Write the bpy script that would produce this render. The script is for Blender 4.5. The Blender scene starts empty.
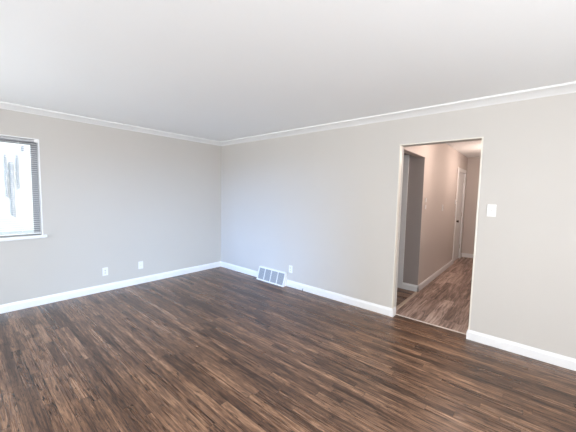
import bpy, bmesh, math, random
from mathutils import Vector, Matrix
random.seed(7)
PI = math.pi
SC = bpy.context.scene
COL = SC.collection

# ------------------------------------------------------------ camera
CAM = Vector((4.6394, -3.414, 1.4588))
yaw, pitch, roll = 0.7057, 0.0759, 0.0211
fw = Vector((-math.sin(yaw)*math.cos(pitch), math.cos(yaw)*math.cos(pitch), -math.sin(pitch)))
rt0 = Vector((math.cos(yaw), math.sin(yaw), 0)); up0 = rt0.cross(fw)
rt = rt0*math.cos(roll) + up0*math.sin(roll)
up = -rt0*math.sin(roll) + up0*math.cos(roll)
cd = bpy.data.cameras.new('camera'); cam = bpy.data.objects.new('camera', cd); COL.objects.link(cam)
M = Matrix((rt, up, -fw)).transposed().to_4x4(); M.translation = CAM
cam.matrix_world = M
cd.sensor_width = 36; cd.lens = 285.8/576*36; cd.clip_start = 0.05
SC.camera = cam

# ------------------------------------------------------------ view, sky, sun, fill lights added outside unseen windows
SC.view_settings.view_transform = 'Standard'; SC.view_settings.look = 'None'
SC.view_settings.gamma = 1; SC.view_settings.use_curve_mapping = False
SC.view_settings.exposure = 0.52
W = bpy.data.worlds.new('sky'); SC.world = W; W.use_nodes = True
bg = W.node_tree.nodes['Background']; bg.inputs[0].default_value = (0.80, 0.91, 1.0, 1); bg.inputs[1].default_value = 1.5
sl = bpy.data.lights.new('sun', 'SUN'); sl.energy = 2.4; sl.angle = 0.01; sl.color = (1, 0.97, 0.92)
so = bpy.data.objects.new('sun', sl); COL.objects.link(so)
so.rotation_euler = Vector((-0.75, -0.35, -0.85)).to_track_quat('-Z', 'Y').to_euler()

def fill_light(name, loc, direction, sx, sy, energy, color):  # added area light beyond an unseen window, fills the room
    l = bpy.data.lights.new(name, 'AREA'); l.shape = 'RECTANGLE'; l.size = sx; l.size_y = sy
    l.energy = energy; l.color = color
    o = bpy.data.objects.new(name, l); COL.objects.link(o); o.location = loc
    o.rotation_euler = Vector(direction).to_track_quat('-Z', 'Y').to_euler()
fill_light('blue_fill_rear_window', (1.65, -8.1, 2.45), (-0.09, 1, -0.16), 1.0, 0.9, 440, (0.24, 0.50, 1.0))  # added blue fill aimed at the low far wall
fill_light('blue_fill_side_window', (9.8, -2.55, 2.45), (-1, 0.05, -0.17), 1.1, 0.9, 400, (0.46, 0.70, 1.0))  # added blue fill aimed at the low left wall
fill_light('fill_rear_window', (1.4, -5.3, 1.35), (0, 1, 0.2), 1.0, 0.9, 46, (0.97, 0.985, 1.0))
fill_light('fill_picture_window', (4.9, -5.3, 1.1), (0, 1, 0.45), 2.2, 1.4, 74, (1.0, 0.985, 0.97))
fill_light('fill_side_window', (7.0, -2.6, 1.5), (-1, 0.08, -0.02), 1.7, 1.2, 90, (1.0, 0.985, 0.975))

# ------------------------------------------------------------ helpers
def box(bm, x0, x1, y0, y1, z0, z1, bev=0):
    x0, x1 = sorted((x0, x1)); y0, y1 = sorted((y0, y1)); z0, z1 = sorted((z0, z1))
    v = [bm.verts.new(p) for p in ((x0,y0,z0),(x1,y0,z0),(x1,y1,z0),(x0,y1,z0),(x0,y0,z1),(x1,y0,z1),(x1,y1,z1),(x0,y1,z1))]
    fs = [bm.faces.new([v[i] for i in f]) for f in ((3,2,1,0),(4,5,6,7),(0,1,5,4),(1,2,6,5),(2,3,7,6),(3,0,4,7))]
    if bev:
        es = list({e for f in fs for e in f.edges})
        bmesh.ops.bevel(bm, geom=es, offset=bev, segments=2, affect='EDGES', profile=0.6)

def prism(bm, prof, a, b, fn):
    """profile points extruded from a to b; fn(u, v, t) gives the 3D point"""
    A = [bm.verts.new(fn(u, v, a)) for u, v in prof]; B = [bm.verts.new(fn(u, v, b)) for u, v in prof]
    n = len(prof)
    for i in range(n): bm.faces.new((A[i], A[(i+1) % n], B[(i+1) % n], B[i]))
    bm.faces.new(A[::-1]); bm.faces.new(B)

def lathe(bm, prof, origin, axis, seg=24):
    """prof: (radius, distance along axis)"""
    ax = Vector(axis).normalized()
    t = Vector((0, 0, 1)) if abs(ax.z) < .9 else Vector((1, 0, 0))
    u = ax.cross(t).normalized(); w = ax.cross(u); o = Vector(origin); rings = []
    for r, d in prof:
        rings.append([bm.verts.new(o + ax*d + (u*math.cos(2*PI*k/seg) + w*math.sin(2*PI*k/seg))*max(r, 1e-5)) for k in range(seg)])
    for a, b in zip(rings, rings[1:]):
        for k in range(seg): bm.faces.new((a[k], a[(k+1) % seg], b[(k+1) % seg], b[k]))
    bm.faces.new(rings[0][::-1]); bm.faces.new(rings[-1])

def tube(bm, pts, r, seg=8):
    pts = [Vector(p) for p in pts]; rings = []
    for i, p in enumerate(pts):
        d = (pts[min(i+1, len(pts)-1)] - pts[max(i-1, 0)]).normalized()
        t = Vector((0, 0, 1)) if abs(d.z) < .9 else Vector((1, 0, 0))
        u = d.cross(t).normalized(); w = d.cross(u)
        rings.append([bm.verts.new(p + (u*math.cos(2*PI*k/seg) + w*math.sin(2*PI*k/seg))*r) for k in range(seg)])
    for a, b in zip(rings, rings[1:]):
        for k in range(seg): bm.faces.new((a[k], a[(k+1) % seg], b[(k+1) % seg], b[k]))
    bm.faces.new(rings[0][::-1]); bm.faces.new(rings[-1])

def obj(name, bm, mat, parent=None, smooth=False, label=None):
    bmesh.ops.recalc_face_normals(bm, faces=bm.faces)
    me = bpy.data.meshes.new(name); bm.to_mesh(me); bm.free()
    if smooth:
        for p in me.polygons: p.use_smooth = True
    me.materials.append(mat)
    o = bpy.data.objects.new(name, me); COL.objects.link(o)
    if parent:
        o.parent = parent
        o.matrix_parent_inverse = Matrix.Translation(-parent.location) if parent.type == 'EMPTY' else Matrix.Identity(4)
        if parent.type != 'EMPTY' : o.matrix_parent_inverse = Matrix.Identity(4)
    if label: o['label'] = label
    return o
def B(): return bmesh.new()
def struct(name, bm, mat, parent=None, label=None, smooth=False):
    o = obj(name, bm, mat, parent, smooth)
    if not parent: o['kind'] = 'structure'
    if label: o['label'] = label
    return o
def thing(name, label, cat, loc, group=None, structure=False):
    o = bpy.data.objects.new(name, None); COL.objects.link(o); o.location = loc; o.empty_display_size = .1
    o['label'] = label
    if structure: o['kind'] = 'structure'
    else: o['category'] = cat
    if group: o['group'] = group
    return o

# ------------------------------------------------------------ materials
def nt(name):
    m = bpy.data.materials.new(name); m.use_nodes = True
    t = m.node_tree; p = t.nodes['Principled BSDF']
    return m, t, p
def math_n(t, op, a, b=None, c=None):
    n = t.nodes.new('ShaderNodeMath'); n.operation = op
    for i, v in enumerate((a, b, c)):
        if v is None: continue
        if isinstance(v, (int, float)): n.inputs[i].default_value = v
        else: t.links.new(v, n.inputs[i])
    return n.outputs[0]
def paint(name, col, rough=.6, bump=0.0, bscale=60, var=0.02, metallic=0):
    m, t, p = nt(name)
    tc = t.nodes.new('ShaderNodeTexCoord')
    n = t.nodes.new('ShaderNodeTexNoise'); n.inputs['Scale'].default_value = 1.6; n.inputs['Detail'].default_value = 4
    t.links.new(tc.outputs['Object'], n.inputs['Vector'])
    mx = t.nodes.new('ShaderNodeMix'); mx.data_type = 'RGBA'
    mx.inputs[6].default_value = (*[c*(1-var) for c in col], 1); mx.inputs[7].default_value = (*[min(1, c*(1+var)) for c in col], 1)
    t.links.new(n.outputs['Fac'], mx.inputs[0]); t.links.new(mx.outputs[2], p.inputs['Base Color'])
    p.inputs['Roughness'].default_value = rough; p.inputs['Metallic'].default_value = metallic
    if bump:
        b = t.nodes.new('ShaderNodeTexNoise'); b.inputs['Scale'].default_value = bscale; b.inputs['Detail'].default_value = 3
        t.links.new(tc.outputs['Object'], b.inputs['Vector'])
        bn = t.nodes.new('ShaderNodeBump'); bn.inputs['Strength'].default_value = bump; bn.inputs['Distance'].default_value = .002
        t.links.new(b.outputs['Fac'], bn.inputs['Height']); t.links.new(bn.outputs[0], p.inputs['Normal'])
    return m

def planks(name, along, width, lmin, lmax, ramp, rough, grain=(3, 60), knots=.5, gap=.03, gapdark=.45, rowrange=1.0):
    m, t, p = nt(name)
    tc = t.nodes.new('ShaderNodeTexCoord'); s = t.nodes.new('ShaderNodeSeparateXYZ'); t.links.new(tc.outputs['Object'], s.inputs[0])
    A, C = (s.outputs[0], s.outputs[1]) if along == 'x' else (s.outputs[1], s.outputs[0])
    v = math_n(t, 'DIVIDE', C, width); row = math_n(t, 'FLOOR', v); fv = math_n(t, 'FRACT', v)
    w1 = t.nodes.new('ShaderNodeTexWhiteNoise'); w1.noise_dimensions = '1D'; t.links.new(row, w1.inputs['W'])
    w2 = t.nodes.new('ShaderNodeTexWhiteNoise'); w2.noise_dimensions = '1D'; t.links.new(math_n(t, 'ADD', row, 131.7), w2.inputs['W'])
    L = math_n(t, 'MULTIPLY_ADD', w1.outputs[0], lmax-lmin, lmin)
    u = math_n(t, 'ADD', math_n(t, 'DIVIDE', A, L), math_n(t, 'MULTIPLY', w2.outputs[0], 17.0))
    cl = math_n(t, 'FLOOR', u); fu = math_n(t, 'FRACT', u)
    cx = t.nodes.new('ShaderNodeCombineXYZ'); t.links.new(row, cx.inputs[0]); t.links.new(cl, cx.inputs[1])
    wr = t.nodes.new('ShaderNodeTexWhiteNoise'); wr.noise_dimensions = '2D'; t.links.new(cx.outputs[0], wr.inputs['Vector'])
    rnd = wr.outputs[0]
    sc = t.nodes.new('ShaderNodeSeparateColor'); t.links.new(wr.outputs[1], sc.inputs[0])
    # grain coordinates, own offset per plank
    def gcoord(sa, scx, off):
        c = t.nodes.new('ShaderNodeCombineXYZ')
        t.links.new(math_n(t, 'MULTIPLY', math_n(t, 'ADD', A, math_n(t, 'MULTIPLY', rnd, 37.0+off)), sa), c.inputs[0])
        t.links.new(math_n(t, 'MULTIPLY', C, scx), c.inputs[1])
        t.links.new(math_n(t, 'MULTIPLY', sc.outputs[1], 9.0+off), c.inputs[2]); return c.outputs[0]
    def noise(vec, detail, dist, rgh=.6):
        n = t.nodes.new('ShaderNodeTexNoise'); n.inputs['Scale'].default_value = 1; n.inputs['Detail'].default_value = detail
        n.inputs['Distortion'].default_value = dist; n.inputs['Roughness'].default_value = rgh
        t.links.new(vec, n.inputs['Vector']); return n.outputs['Fac']
    g1 = noise(gcoord(grain[0], grain[1], 0), 6, .6, .7)
    g2 = noise(gcoord(grain[0]*.9, grain[1]*.28, 5), 4, 1.6)
    g3 = noise(gcoord(grain[0]*1.5, grain[1]*.42, 11), 4, 2.2, .7)
    g4 = noise(gcoord(grain[0]*5, grain[1]*2.6, 3), 3, .3, .75)
    # tone per plank plus grain
    tone = math_n(t, 'MULTIPLY_ADD', rnd, rowrange, (1-rowrange)/2)
    tone = math_n(t, 'MULTIPLY_ADD', math_n(t, 'SUBTRACT', g1, .5), 1.5, tone)
    tone = math_n(t, 'MULTIPLY_ADD', math_n(t, 'SUBTRACT', g4, .5), 1.3, tone)
    tone = math_n(t, 'MULTIPLY_ADD', math_n(t, 'SUBTRACT', g2, .5), 1.7, tone)
    r = t.nodes.new('ShaderNodeValToRGB'); t.links.new(tone, r.inputs[0])
    e = r.color_ramp.elements
    while len(e) < len(ramp): e.new(.5)
    for i, (pos, c) in enumerate(ramp): e[i].position = pos; e[i].color = (*c, 1)
    # knots and dark mineral streaks
    kn = t.nodes.new('ShaderNodeMapRange'); kn.interpolation_type = 'SMOOTHSTEP'
    t.links.new(g3, kn.inputs[0]); kn.inputs[1].default_value = .565; kn.inputs[2].default_value = .63; kn.inputs[3].default_value = 0; kn.inputs[4].default_value = knots
    # seams
    dv = math_n(t, 'MINIMUM', fv, math_n(t, 'SUBTRACT', 1, fv))
    du = math_n(t, 'MULTIPLY', math_n(t, 'MINIMUM', fu, math_n(t, 'SUBTRACT', 1, fu)), math_n(t, 'DIVIDE', L, width))
    dm = math_n(t, 'MINIMUM', dv, du)
    gp = t.nodes.new('ShaderNodeMapRange'); t.links.new(dm, gp.inputs[0]); gp.inputs[1].default_value = 0; gp.inputs[2].default_value = gap
    gp.inputs[3].default_value = gapdark; gp.inputs[4].default_value = 1
    k = math_n(t, 'MULTIPLY', math_n(t, 'SUBTRACT', 1, kn.outputs[0]), gp.outputs[0])
    mu = t.nodes.new('ShaderNodeVectorMath'); mu.operation = 'SCALE'; t.links.new(r.outputs[0], mu.inputs[0]); t.links.new(k, mu.inputs['Scale'])
    t.links.new(mu.outputs[0], p.inputs['Base Color'])
    rg = math_n(t, 'MULTIPLY_ADD', g1, .16, rough-.08)
    rg = math_n(t, 'MULTIPLY_ADD', sc.outputs[2], .08, rg)
    t.links.new(rg, p.inputs['Roughness'])
    h = math_n(t, 'ADD', math_n(t, 'MULTIPLY', gp.outputs[0], .6), math_n(t, 'MULTIPLY', g1, .25))
    h = math_n(t, 'ADD', h, math_n(t, 'MULTIPLY', sc.outputs[0], .12))
    bn = t.nodes.new('ShaderNodeBump'); bn.inputs['Strength'].default_value = .35; bn.inputs['Distance'].default_value = .0015
    t.links.new(h, bn.inputs['Height']); t.links.new(bn.outputs[0], p.inputs['Normal'])
    return m

m_wall = paint('greige wall paint', (0.545, 0.525, 0.498), .75, .12, 140, .015)
m_hall = paint('hall wall paint', (0.60, 0.55, 0.52), .75, .12, 140, .015)
m_side = paint('side room paint darkened for shade', (0.35, 0.315, 0.302), .75, .12, 140, .015)  # wall colour made darker to stand in for the side room's shade
m_cove = paint('cove paint', (0.80, 0.81, 0.81), .85, .1, 60, .01)
m_ceil = paint('ceiling paint', (0.905, 0.93, 0.94), .85, .3, 60, .012)
m_trim = paint('white trim enamel', (0.78, 0.79, 0.80), .35, 0, 60, .01)
m_jamb = paint('cream jamb paint', (0.72, 0.69, 0.62), .4, 0, 60, .01)
m_plastic = paint('white plastic', (0.80, 0.81, 0.82), .3, 0, 60, .005)
m_slot = paint('dark slot', (0.05, 0.05, 0.055), .5, 0)
m_greyplastic = paint('grey plastic', (0.45, 0.46, 0.48), .4, 0)
m_black = paint('black cable rubber', (0.012, 0.012, 0.014), .5, 0)
m_grille = paint('grey grille metal', (0.40, 0.42, 0.44), .45, 0)
m_grilleback = paint('dark grille backing', (0.20, 0.22, 0.25), .7, 0)
m_bronze = paint('dark bronze', (0.06, 0.045, 0.035), .3, 0, metallic=.8)
m_steel = paint('brushed nickel', (0.55, 0.52, 0.48), .35, 0, metallic=.9)
m_tan = paint('tan oak transition strip', (0.44, 0.35, 0.28), .45, .2, 30, .12)
m_strip = paint('pale metal threshold strip', (0.72, 0.64, 0.58), .35, 0, metallic=.3)
m_slat = paint('white blind slat', (0.80, 0.81, 0.83), .4, 0)
m_sash = paint('grey window sash', (0.24, 0.245, 0.26), .4, 0)
m_floor = planks('dark walnut stained oak strip floor', 'x', .057, .5, 1.7,
    [(0.0, (.030, .015, .009)), (0.30, (.082, .041, .024)), (0.55, (.150, .078, .045)), (0.80, (.235, .126, .072)), (1.0, (.36, .205, .12))],
    .26, (2.6, 84), .8, .05, .3, .50)
m_vinyl = planks('grey brown vinyl plank floor', 'y', .15, .9, 1.22,
    [(0.0, (.11, .07, .055)), (0.35, (.24, .165, .135)), (0.6, (.40, .285, .24)), (1.0, (.60, .47, .41))],
    0.42, (1.0, 36), .5, .012, .6, .35)
m_stucco = paint('white stucco', (0.82, 0.82, 0.80), .9, .4, 20, .03)
m_shingle = paint('pale grey shingles', (0.40, 0.43, 0.43), .9, .5, 12, .12)
m_pipe = paint('grey downspout', (0.33, 0.34, 0.365), .6, 0)
m_yard = paint('pale dry lawn', (0.30, 0.29, 0.22), .95, .5, 8, .2)
def glass_mat():
    m, t, p = nt('window glass'); t.nodes.remove(p)
    a = t.nodes.new('ShaderNodeBsdfTransparent'); g = t.nodes.new('ShaderNodeBsdfGlossy'); g.inputs['Roughness'].default_value = .02
    f = t.nodes.new('ShaderNodeFresnel'); f.inputs[0].default_value = 1.12
    mx = t.nodes.new('ShaderNodeMixShader'); t.links.new(f.outputs[0], mx.inputs[0]); t.links.new(a.outputs[0], mx.inputs[1]); t.links.new(g.outputs[0], mx.inputs[2])
    t.links.new(mx.outputs[0], t.nodes['Material Output'].inputs[0]); return m
m_glass = glass_mat()
def lamp_mat():
    m, t, p = nt('frosted lamp glass'); p.inputs['Base Color'].default_value = (.9, .85, .8, 1)
    p.inputs['Emission Color'].default_value = (1, .80, .66, 1); p.inputs['Emission Strength'].default_value = 7; return m
m_lamp = lamp_mat()

# ------------------------------------------------------------ the room shell
RX, RY, ZC = 6.7, -5.0, 2.415      # room extent and ceiling height
TH = .13                           # wall thickness
HX, HR, HY, HZ = 3.38, 4.45, 4.75, 2.434   # hall: left wall, right wall, end wall, ceiling
GY, OH = 1.18, 2.05                # side room wall, hall opening head
DX0, DX1, DH = 3.430, 4.222, 2.053 # doorway in the right wall
SX = 1.9                           # side room left wall
D1 = (3.74, 4.50, 0, 2.04)          # hall door opening (y0, y1)

def walled(bm, axis, c0, c1, a0, a1, z0, z1, holes):
    """wall slab between c0 and c1 across `axis`, running a0..a1, with (a, b, z0, z1) holes"""
    As = sorted({a0, a1, *[h[0] for h in holes], *[h[1] for h in holes]})
    Zs = sorted({z0, z1, *[h[2] for h in holes], *[h[3] for h in holes]})
    solid = lambda i, j: 0 <= i < len(As)-1 and 0 <= j < len(Zs)-1 and not any(h[0] <= (As[i]+As[i+1])/2 <= h[1] and h[2] <= (Zs[j]+Zs[j+1])/2 <= h[3] for h in holes)
    V = {}
    def vt(c, a, z):
        k = (c, a, z)
        if k not in V: V[k] = bm.verts.new((c, a, z) if axis == 'x' else (a, c, z))
        return V[k]
    for i in range(len(As)-1):
        for j in range(len(Zs)-1):
            if not solid(i, j): continue
            a, b, y, z = As[i], As[i+1], Zs[j], Zs[j+1]
            for c in (c0, c1): bm.faces.new((vt(c,a,y), vt(c,b,y), vt(c,b,z), vt(c,a,z)))
            if not solid(i-1, j): bm.faces.new((vt(c0,a,y), vt(c1,a,y), vt(c1,a,z), vt(c0,a,z)))
            if not solid(i+1, j): bm.faces.new((vt(c0,b,y), vt(c1,b,y), vt(c1,b,z), vt(c0,b,z)))
            if not solid(i, j-1): bm.faces.new((vt(c0,a,y), vt(c1,a,y), vt(c1,b,y), vt(c0,b,y)))
            if not solid(i, j+1): bm.faces.new((vt(c0,a,z), vt(c1,a,z), vt(c1,b,z), vt(c0,b,z)))

WY0, WY1, WZ0, WZ1 = -4.12, -2.697, .888, 2.068      # left window opening
bm = B(); walled(bm, 'x', 0, -.15, RY-.15, TH, 0, 2.6, [(WY0, WY1, WZ0, WZ1)]); struct('wall_left', bm, m_wall)
bm = B(); walled(bm, 'y', 0, TH, 0, RX+.15, 0, 2.6, [(DX0, DX1, 0, DH)]); struct('wall_right', bm, m_wall)
REAR = [(.85, 1.95, .9, 2.1), (3.8, 6.0, .6, 2.2)]  # openings for the added rear windows, sized for the fill light
bm = B(); walled(bm, 'y', RY, RY-.15, 0, RX+.15, 0, 2.6, REAR); struct('wall_rear', bm, m_wall)
bm = B(); walled(bm, 'x', RX, RX+.15, RY, 0, 0, 2.6, [(-3.5, -1.7, .7, 2.1)]); struct('wall_side', bm, m_wall)
bm = B(); box(bm, -.15, RX+.15, RY-.15, .095, -.1, 0)
box(bm, SX, 3.375, .095, GY+.13, -.1, 0); struct('floor', bm, m_floor)
bm = B(); box(bm, 3.375, HR+.1, .095, HY+.1, -.1, 0); box(bm, HX-.14, 3.375, D1[0]-.1, D1[1]+.1, -.1, 0); struct('floor', bm, m_vinyl)
bm = B(); box(bm, 0, RX, RY, 0, ZC, 2.6); struct('ceiling', bm, m_ceil)
bm = B(); box(bm, SX, HR+.1, TH, HY+.1, HZ, 2.6); struct('ceiling', bm, m_ceil)
# hall and side room walls
D2 = (2.32, 3.085, 0, 2.03)         # side room door opening (x0, x1)
bm = B(); walled(bm, 'x', HX, HX-.10, TH, HY, 0, HZ, [(TH, GY, 0, OH), D1]); box(bm, HX-.14, HX-.10, 3.6, 4.6, 0, 2.2); struct('wall_hall_left', bm, m_hall)  # last box: unseen backing added behind the door to stop outside light
bm = B(); walled(bm, 'y', HY, HY+.1, HX-.1, HR+.1, 0, HZ, []); struct('wall_hall_end', bm, m_hall)
bm = B(); walled(bm, 'x', HR, HR+.1, TH, HY, 0, HZ, []); struct('wall_hall_right', bm, m_hall)
bm = B(); walled(bm, 'y', GY, GY+.1, SX, HX-.10, 0, HZ, [D2]); box(bm, 2.2, 3.2, GY+.1, GY+.13, 0, 2.2); struct('wall_side_room', bm, m_side)  # last box: unseen backing that keeps light out behind this door
bm = B(); box(bm, HX-.101, HX-.0005, GY-.002, GY+.001, 0, OH-.001); struct('wall_side_room', bm, m_side)  # thin panel carrying the shade-darkened colour across the opening's jamb
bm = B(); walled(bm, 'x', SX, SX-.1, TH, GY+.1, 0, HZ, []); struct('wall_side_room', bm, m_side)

# cove moulding, swept round the whole ceiling
prof = [(0.0, 2.357), (0.006, 2.357), (0.010, 2.363)]
for k in range(9):
    a = k/8*PI/2
    prof.append((0.010 + .086*(k/8) , 2.363 + .038*(k/8) + .004*math.sin(k/8*PI)))
prof += [(0.099, 2.400), (0.103, 2.397), (0.108, 2.3985), (0.112, 2.403), (0.112, ZC), (0.0, ZC)]
bm = B(); rings = []
for sx, sy in ((0, 0), (1, 0), (1, 1), (0, 1)):
    rings.append([bm.verts.new((d if sx == 0 else RX-d, -d if sy == 0 else RY+d, z)) for d, z in prof])
for i in range(4):
    a, b = rings[i], rings[(i+1) % 4]
    for k in range(len(prof)): bm.faces.new((a[k], a[(k+1) % len(prof)], b[(k+1) % len(prof)], b[k]))
struct('trim_1', bm, m_cove, label='white cove moulding running round the ceiling edge')

# baseboards
BP = [(0, 0), (.0145, 0), (.0145, .074), (.012, .082), (.0085, .088), (.0075, .096), (.005, .101), (0, .101)]
bm = B(); prism(bm, BP, RY, 0, lambda u, v, t: (u, t, v)); struct('baseboard_left', bm, m_trim)
bm = B(); prism(bm, BP, 0, DX0, lambda u, v, t: (t, -u, v))
prism(bm, BP, -.0145, .085, lambda u, v, t: (DX0+u, t, v)); struct('baseboard_right', bm, m_trim)
bm = B(); prism(bm, BP, DX1, RX, lambda u, v, t: (t, -u, v))
prism(bm, BP, -.0145, .085, lambda u, v, t: (DX1-u, t, v)); struct('baseboard_right', bm, m_trim)
bm = B(); prism(bm, BP, 0, RX, lambda u, v, t: (t, RY+u, v)); struct('baseboard_rear', bm, m_trim)
bm = B(); prism(bm, BP, RY, 0, lambda u, v, t: (RX-u, t, v)); struct('baseboard_side', bm, m_trim)
bm = B(); prism(bm, BP, GY-.0145, 3.665, lambda u, v, t: (HX+u, t, v)); struct('baseboard_hall_left', bm, m_trim)
bm = B(); prism(bm, BP, 4.575, HY, lambda u, v, t: (HX+u, t, v)); struct('baseboard_hall_left', bm, m_trim)
bm = B(); prism(bm, BP, HX, HR, lambda u, v, t: (t, HY-u, v)); struct('baseboard_hall_end', bm, m_trim)
bm = B(); prism(bm, BP, .13, HY, lambda u, v, t: (HR-u, t, v)); struct('baseboard_hall_right', bm, m_trim)
bm = B(); prism(bm, BP, 3.158, HX+.0145, lambda u, v, t: (t, GY-u, v)); struct('baseboard_side_room', bm, m_trim)

# doorway corner beads (thin cream edge around the cased-less opening)
bm = B()
box(bm, DX0-.010, DX0+.0025, -.0035, .055, .101, DH, .0012)
box(bm, DX1-.002, DX1+.012, -.0035, TH+.002, .101, DH, .0015)
box(bm, DX0-.012, DX1+.012, -.0035, .010, DH-.002, DH+.010, .0015)
struct('trim_2', bm, m_jamb, label='thin cream edging round the open doorway')
bm = B(); prism(bm, [(.088, 0), (.113, 0), (.109, .0045), (.092, .0045)], DX0, DX1, lambda u, v, t: (t, u, v))
struct('trim_3', bm, m_strip, label='pale threshold strip across the open doorway')
bm = B(); prism(bm, [(3.356, 0), (3.406, 0), (3.400, .006), (3.362, .006)], TH, GY-.01, lambda u, v, t: (u, t, v))
struct('trim_4', bm, m_tan, label='tan wooden transition strip between hall floor and side room floor')

# ------------------------------------------------------------ windows
def window(n, axis, face, out, a0, a1, z0, z1, stool, label, frame_mat, split=True):
    """axis: wall normal axis; face: room-side plane; out: +1/-1 outward direction"""
    P = (lambda bm, c0, c1, a, b, y, z, bv=0: box(bm, face+out*c0, face+out*c1, a, b, y, z, bv)) if axis == 'x' else \
        (lambda bm, c0, c1, a, b, y, z, bv=0: box(bm, a, b, face+out*c0, face+out*c1, y, z, bv))
    mid = (a0+a1)/2
    root = thing('window_%d' % n, label, None, (face, mid, z0) if axis == 'x' else (mid, face, z0), structure=True)
    bm = B()     # lining of the reveal
    P(bm, -.003, .15, a0, a0+.012, z0, z1); P(bm, -.003, .15, a1-.012, a1, z0, z1); P(bm, -.003, .15, a0, a1, z1-.012, z1)
    obj('window_lining', bm, m_trim, root)
    bm = B(); f = .058
    P(bm, .085, .14, a0+.012, a0+.012+f, z0, z1-.012, .004); P(bm, .085, .14, a1-.012-f, a1-.012, z0, z1-.012, .004)
    P(bm, .085, .14, a0+.012+f, a1-.012-f, z0, z0+.02, .004); P(bm, .085, .14, a0+.012+f, a1-.012-f, z1-.012-f, z1-.012, .004)
    if split: P(bm, .080, .135, mid-.025, mid+.025, z0+.02, z1-.012-f, .004)
    obj('window_frame', bm, frame_mat, root)
    bm = B(); P(bm, .108, .113, a0+.012+f, mid-.025, z0+.02, z1-.012-f); obj('window_pane', bm, m_glass, root)
    bm = B(); P(bm, .108, .113, mid+.025, a1-.012-f, z0+.02, z1-.012-f); obj('window_pane', bm, m_glass, root)
    bm = B(); P(bm, 0, .085, a0+.002, a1-.002, z0-.030, z0-.0003); P(bm, -.032, .0005, a0-.034, a1+.034, z0-.032, z0, .003)
    obj('window_sill', bm, m_trim, root)
    bm = B(); P(bm, -.008, 0, a0-.02, a1+.02, z0-.042, z0-.032)
    obj('sill_apron', bm, m_trim, root)
    return root
window(1, 'x', 0, -1, WY0, WY1, WZ0, WZ1, True, 'white framed window with lowered mini blind in the left wall', m_sash)
window(2, 'y', RY, -1, *REAR[0], True, 'unseen two pane window added in the rear wall for fill light', m_trim)
window(3, 'y', RY, -1, *REAR[1], True, 'unseen wide picture window added in the rear wall for fill light', m_trim)
window(4, 'x', RX, 1, -3.5, -1.7, .7, 2.1, True, 'unseen two pane window added in the side wall for fill light', m_trim)  # out of view, added as an opening for the side fill

# mini blind
b0, b1 = WY0+.016, WY1-.016
bl = thing('window_blind', 'white horizontal mini blind lowered with open slats in the left window', 'blind', (-.03, (b0+b1)/2, WZ0))
bm = B(); box(bm, -.045, -.013, b0, b1, 2.026, 2.052, .002); obj('headrail', bm, m_greyplastic, bl)
bm = B()
z = .930; zs = []
while z < 2.022: zs.append(z); z += .0255
for z in zs:
    pr = [(-.0125, -.0006), (-.006, .0007), (0, .0012), (.006, .0007), (.0125, -.0006), (.0125, .0002), (.006, .0016), (0, .0021), (-.006, .0016), (-.0125, .0002)]
    prism(bm, pr, b0+.003, b1-.003, lambda u, v, t, z=z: (-.029+u, t, z+v))
obj('slats', bm, m_slat, bl)
bm = B(); box(bm, -.041, -.017, b0+.002, b1-.002, .903, .918, .003); obj('bottom_rail', bm, m_plastic, bl)
for y in (b1-.17, (b0+b1)/2, b0+.17):
    bm = B()
    for dx in (-.0425, -.0155): tube(bm, [(dx, y, .91), (dx, y, 2.03)], .0007, 5)
    obj('ladder_cord', bm, m_plastic, bl)
bm = B(); box(bm, -.013, -.006, b1-.19, b1-.13, 2.020, 2.046, .002); obj('cord_lock', bm, m_greyplastic, bl)
bm = B(); box(bm, -.013, -.004, b1-.03, b1+.003, 2.022, 2.060, .002); obj('bracket', bm, m_plastic, bl)

# ------------------------------------------------------------ doors
def frame_uv(origin, ux, n):
    """returns a function (u, v, z) -> world: u along the wall, v out of the wall"""
    o, ux, n = Vector(origin), Vector(ux), Vector(n)
    return lambda u, v, z: o + ux*u + n*v + Vector((0, 0, z))
def fbox(bm, F, u0, u1, v0, v1, z0, z1, bev=0):
    a, b = F(u0, v0, z0), F(u1, v1, z1); box(bm, a.x, b.x, a.y, b.y, a.z, b.z, bev)
def knob(F, u, z, v, n, root, label):
    bm = B(); lathe(bm, [(.030, 0), (.031, .004), (.027, .008), (.012, .012), (.010, .030), (.020, .038), (.026, .048), (.026, .056), (.020, .063), (0.004, .065)], F(u, v, z), n, 20)
    return obj('door_knob', bm, m_bronze, root, True, label)

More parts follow.
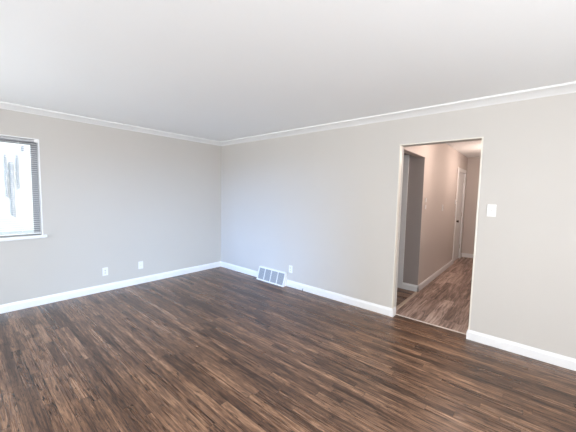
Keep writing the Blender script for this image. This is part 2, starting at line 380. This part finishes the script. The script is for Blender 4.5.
def make_door(n, label, F, nrm, w, h, knob_side, casing=.07, hinges=True, clip=None):
    root = thing('door_%d' % n, label, None, F(w/2, 0, 0), structure=True)
    bm = B()      # casing: two legs and a head with an eased profile
    fbox(bm, F, -casing, 0.004, 0, .017, 0, h+.004, .003)
    fbox(bm, F, w-.004, w+casing, 0, .017, 0, h+.004, .003)
    fbox(bm, F, -casing, w+casing, 0, .017, h-.004, h+casing, .003)
    obj('door_casing', bm, m_trim, root)
    bm = B()      # jamb lining
    fbox(bm, F, 0, .014, -.1, 0, 0, h); fbox(bm, F, w-.014, w, -.1, 0, 0, h); fbox(bm, F, .014, w-.014, -.1, 0, h-.014, h)
    obj('door_jamb', bm, m_trim, root)
    bm = B(); fbox(bm, F, .017, w-.017, -.047, -.012, .012, h-.017, .002)
    leaf = obj('door_leaf', bm, m_trim, root)
    u = .017+.06 if knob_side < 0 else w-.077
    knob(F, u, .94, -.012, nrm, root, 'dark round door knob')
    bm = B(); uu = .008 if knob_side < 0 else w-.008
    if hinges:
        hu = w-.0155 if knob_side < 0 else .0155
        for hz in (.25, 1.02, 1.80):
            bm2 = B(); lathe(bm2, [(.006, 0), (.006, .09)], F(hu, -.008, hz), (0, 0, 1), 10)
            obj('hinge', bm2, m_steel, root, False, 'metal hinge')
    fbox(bm, F, uu-.006, uu+.006, -.03, -.006, .90, .98)
    obj('strike_plate', bm, m_steel, root)
    return root
F1 = frame_uv((HX, D1[0], 0), (0, 1, 0), (1, 0, 0))
make_door(1, 'white flush door with dark knob at the far end of the hallway', F1, (1, 0, 0), D1[1]-D1[0], D1[3], -1)
F2 = frame_uv((D2[0], GY, 0), (1, 0, 0), (0, -1, 0))
make_door(2, 'pale door with white casing in the dim side room off the hallway', F2, (0, -1, 0), D2[1]-D2[0], D2[3], 1)

# ------------------------------------------------------------ wall plates
def plate_root(name, label, cat, F, group=None):
    return thing(name, label, cat, F(0, 0, 0), group)
def cover(F, w, h, root, mat=m_plastic):
    bm = B(); fbox(bm, F, -w/2, w/2, 0, .0055, -h/2, h/2, .0022); return obj('cover_plate', bm, mat, root)
def outlet(label, F):
    r = plate_root('wall_outlet', label, 'outlet', F, 'duplex outlets on the lower walls')
    cover(F, .072, .117, r)
    for s in (-1, 1):
        bm = B(); zc = s*.0195
        pts = []
        for k in range(20):
            a = 2*PI*k/20; pts.append((.0165*math.cos(a), max(-.0125, min(.0125, .0165*math.sin(a)))))
        A = [bm.verts.new(F(u, .0054, zc+z)) for u, z in pts]; C = [bm.verts.new(F(u, .0074, zc+z)) for u, z in pts]
        bm.faces.new(A); bm.faces.new(C)
        for k in range(20): bm.faces.new((A[k], A[(k+1) % 20], C[(k+1) % 20], C[k]))
        rc = obj('receptacle', bm, m_plastic, r)
        bm = B()
        for u in (-.0064, .0064): fbox(bm, F, u-.0022, u+.0022, .0072, .0078, zc-.004, zc+.007)
        fbox(bm, F, -.0026, .0026, .0072, .0078, zc-.0105, zc-.0055)
        obj('slots', bm, m_slot, rc, False, 'dark socket slots')
    bm = B(); lathe(bm, [(.003, 0), (.003, .0012), (.0015, .0016)], F(0, .0054, 0), F(0, 1, 0)-F(0, 0, 0), 10); obj('screw', bm, m_steel, r)
    return r
FA = lambda y, z: frame_uv((0, y, z), (0, 1, 0), (1, 0, 0))
FB = lambda x, z: frame_uv((x, 0, z), (1, 0, 0), (0, -1, 0))
outlet('white duplex outlet on the wall to the right of the floor register', FB(1.811, .283))
outlet('white duplex outlet with dark sockets on the left wall, nearer the window', FA(-2.027, .287))
F = FA(-1.533, .295)
r = plate_root('jack_plate', 'plain white jack plate low on the left wall, nearer the corner', 'wall plate', F)
cover(F, .072, .117, r)
bm = B(); fbox(bm, F, -.010, .010, .0054, .0075, -.011, .011, .001); jk = obj('jack', bm, m_plastic, r)
bm = B(); fbox(bm, F, -.005, .005, .0073, .0079, -.005, .005); obj('jack_opening', bm, m_greyplastic, jk)
for s in (-1, 1):
    bm = B(); lathe(bm, [(.003, 0), (.003, .0012), (.0015, .0016)], F(0, .0054, s*.042), (1, 0, 0), 10); obj('screw', bm, m_steel, r)

def toggle(F, zc, root, mat=m_plastic):
    bm = B(); fbox(bm, F, -.0085, .0085, .0054, .0068, zc-.0155, zc+.0155, .0005); s = obj('switch_bezel', bm, mat, root)
    bm = B(); prism(bm, [(.006, -.006), (.0065, .007), (.017, .013), (.019, .008)], -.0042, .0042, lambda u, v, t: F(t, u, zc+v))
    obj('toggle', bm, mat, s)
F = FB(4.342, 1.342)
r = plate_root('light_switch', 'white toggle switch plate on the wall to the right of the doorway', 'light switch', F)
cover(F, .072, .117, r); toggle(F, 0, r)
for s in (-1, 1):
    bm = B(); lathe(bm, [(.003, 0), (.003, .0012), (.0015, .0016)], F(0, .0054, s*.030), (0, -1, 0), 10); obj('screw', bm, m_steel, r)
FH = lambda y, z: frame_uv((HX, y, z), (0, 1, 0), (1, 0, 0))
F = FH(2.474, 1.270)
r = plate_root('light_switch', 'white switch plate halfway along the hallway wall', 'light switch', F)
cover(F, .072, .117, r); toggle(F, 0, r)
F = FH(1.325, 1.36)
r = plate_root('light_switch', 'wall coloured plate with two stacked white rockers by the side room opening', 'light switch', F)
cover(F, .072, .175, r, m_hall)
for s in (-1, 1):
    bm = B(); fbox(bm, F, -.018, .018, .0054, .014, s*.053-.032, s*.053+.032, .002); obj('rocker', bm, m_plastic, r)
F = FH(3.60, 1.372)
r = plate_root('door_chime', 'small white box on the hallway wall beside the far door casing', 'thermostat', F)
r.name = 'thermostat'
bm = B(); fbox(bm, F, -.045, .045, 0, .024, -.045, .045, .004); body = obj('housing', bm, m_plastic, r)
bm = B(); fbox(bm, F, -.025, .025, .0238, .0246, -.004, .022); obj('display', bm, m_greyplastic, r)

# ------------------------------------------------------------ baseboard heat register
vx0, vx1 = 1.135, 1.742
rg = thing('baseboard_register', 'white slanted floor register with four grey grilles against the wall base', 'register', ((vx0+vx1)/2, -.05, 0))
yb, yt, zt = -.096, -.034, .216
bm = B()
for xa in (vx0, vx1-.004):
    prism(bm, [(-.0155, 0), (yb+.003, 0), (yt+.003, zt), (-.001, zt), (-.001, .104), (-.0155, .104)], xa, xa+.004, lambda u, v, t: (t, u, v))
box(bm, vx0, vx1, yt+.003, -.001, zt-.004, zt)
obj('housing', bm, m_trim, rg)
slope = Vector((0, yt-yb, zt)).normalized(); nout = Vector((0, -slope.z, slope.y)); SL = math.hypot(yt-yb, zt)
def RF(u, s, d): return Vector((u, yb, 0)) + slope*s + nout*d
def rbox(bm, u0, u1, s0, s1, d0, d1):
    v = [bm.verts.new(RF(u, s, d)) for d in (d0, d1) for u, s in ((u0, s0), (u1, s0), (u1, s1), (u0, s1))]
    for f in ((0,1,2,3),(4,5,6,7),(0,1,5,4),(1,2,6,5),(2,3,7,6),(3,0,4,7)): bm.faces.new([v[i] for i in f])
bm = B(); fr = .020
rbox(bm, vx0, vx1, 0, fr, -.003, .003); rbox(bm, vx0, vx1, SL-fr, SL, -.003, .003)
rbox(bm, vx0, vx0+fr, fr, SL-fr, -.003, .003); rbox(bm, vx1-fr, vx1, fr, SL-fr, -.003, .003)
obj('face_frame', bm, m_trim, rg)
pw = (vx1-vx0-2*fr-3*.013)/4; x = vx0+fr
for k in range(4):
    bm = B(); rbox(bm, x, x+pw, fr, SL-fr, -.012, -.010)
    g = obj('grille', bm, m_grilleback, rg, False, 'grey louvred grille panel')
    bm = B(); nn = 16; h = (SL-2*fr)/nn
    for j in range(nn): rbox(bm, x, x+pw, fr+h*j+h*.18, fr+h*j+h*.82, -.009, -.002)
    obj('louvres', bm, m_grille, g)
    x += pw
    if k < 3:
        bm = B(); rbox(bm, x, x+.013, fr, SL-fr, -.003, .003); obj('divider', bm, m_trim, rg); x += .013
bm = B(); lathe(bm, [(.003, 0), (.003, .003)], (vx1, -.03, .15), (1, 0, 0), 8); obj('screw', bm, m_steel, rg)

# cable end by the baseboard
cb = thing('cable_stub', 'short black cable end poking up from the floor at the baseboard', 'cable', (2.071, -.028, 0))
bm = B(); tube(bm, [(2.071, -.028, 0), (2.070, -.026, .012), (2.073, -.023, .024), (2.080, -.021, .034)], .0045, 8); obj('cable', bm, m_black, cb, True)
bm = B(); lathe(bm, [(.011, 0), (.011, .003), (.006, .006)], (2.071, -.028, 0), (0, 0, 1), 14); obj('grommet', bm, m_black, cb)

# added hall ceiling lamp (an unseen flush dome that brightens the hall)
def added_hall_lamp(x, y, power, label):
    hl = thing('added_ceiling_lamp', label, 'lamp', (x, y, HZ), 'added flush ceiling lamps in the hallway')
    bm = B(); lathe(bm, [(.15, 0), (.15, .02), (.145, .025)], (x, y, HZ), (0, 0, -1), 32); obj('lamp_base', bm, m_steel, hl)
    bm = B(); lathe(bm, [(.138, .025), (.135, .045), (.115, .070), (.08, .088), (.04, .098), (.003, .101)], (x, y, HZ), (0, 0, -1), 32); obj('lamp_shade', bm, m_lamp, hl, True)
    pl = bpy.data.lights.new('added_lamp_bulb', 'POINT'); pl.energy = power; pl.color = (1, .80, .70); pl.shadow_soft_size = .12
    po = bpy.data.objects.new('added_lamp_bulb', pl); COL.objects.link(po); po.location = (x, y, HZ-.35)
added_hall_lamp(4.05, 1.15, 10, 'added unseen round flush dome lamp on the hallway ceiling nearest the doorway')
added_hall_lamp(4.16, 3.20, 11, 'added unseen round flush dome lamp on the hallway ceiling nearest the far door')

# ------------------------------------------------------------ outdoors, seen through the left window
bm = B(); box(bm, -40, -.16, -30, 30, -.6, -.5); o = obj('ground', bm, m_yard); o['kind'] = 'structure'
NX = -9.0
nh = thing('neighbour_house', 'tall white stucco house beyond the left window', 'building', (NX-2, -1.5, -.5))
bm = B(); box(bm, NX-5, NX, -9, 6, -.5, 6.0); obj('wall', bm, m_stucco, nh)
bm = B(); prism(bm, [(NX+.5, 6.0), (NX+.5, 6.12), (NX-2.5, 7.6), (NX-5.5, 6.12), (NX-5.5, 6.0)], -9.4, 6.4, lambda u, v, t: (u, t, v)); obj('roof', bm, m_shingle, nh)
for y, z0_, z1_, r_ in ((-2.207, 1.15, 2.60, .032), (-2.072, -.45, 2.34, .06), (-1.915, 1.45, 2.62, .034)):
    bm = B(); tube(bm, [(NX+.07, y, z0_), (NX+.07, y, z1_-.08), (NX+.01, y, z1_)], r_, 10); obj('vent_pipe', bm, m_pipe, nh)
bm = B(); box(bm, NX, NX+.10, -1.79, -1.73, 2.76, 2.94, .01); obj('wall_bracket', bm, m_pipe, nh)
sh = thing('garden_shed', 'low hip roofed shed with pale grey shingles outside the left window', 'shed', (-7.2, -2.4, -.5))
bm = B(); box(bm, -8.1, -6.45, -3.35, -2.02, -.5, .28); obj('wall', bm, m_stucco, sh)
bm = B(); E_ = [(-6.25, -3.5), (-6.25, -1.85), (-8.3, -1.85), (-8.3, -3.5)]
lo = [bm.verts.new((x, y, .20)) for x, y in E_]; mi = [bm.verts.new((x, y, .27)) for x, y in E_]
r0 = bm.verts.new((-7.2, -2.42, .76)); r1 = bm.verts.new((-7.2, -2.95, .76))
bm.faces.new(lo)
for i in range(4): bm.faces.new((lo[i], lo[(i+1) % 4], mi[(i+1) % 4], mi[i]))
bm.faces.new((mi[0], mi[1], r0, r1)); bm.faces.new((mi[1], mi[2], r0)); bm.faces.new((mi[2], mi[3], r1, r0)); bm.faces.new((mi[3], mi[0], r1))
obj('roof', bm, m_shingle, sh)
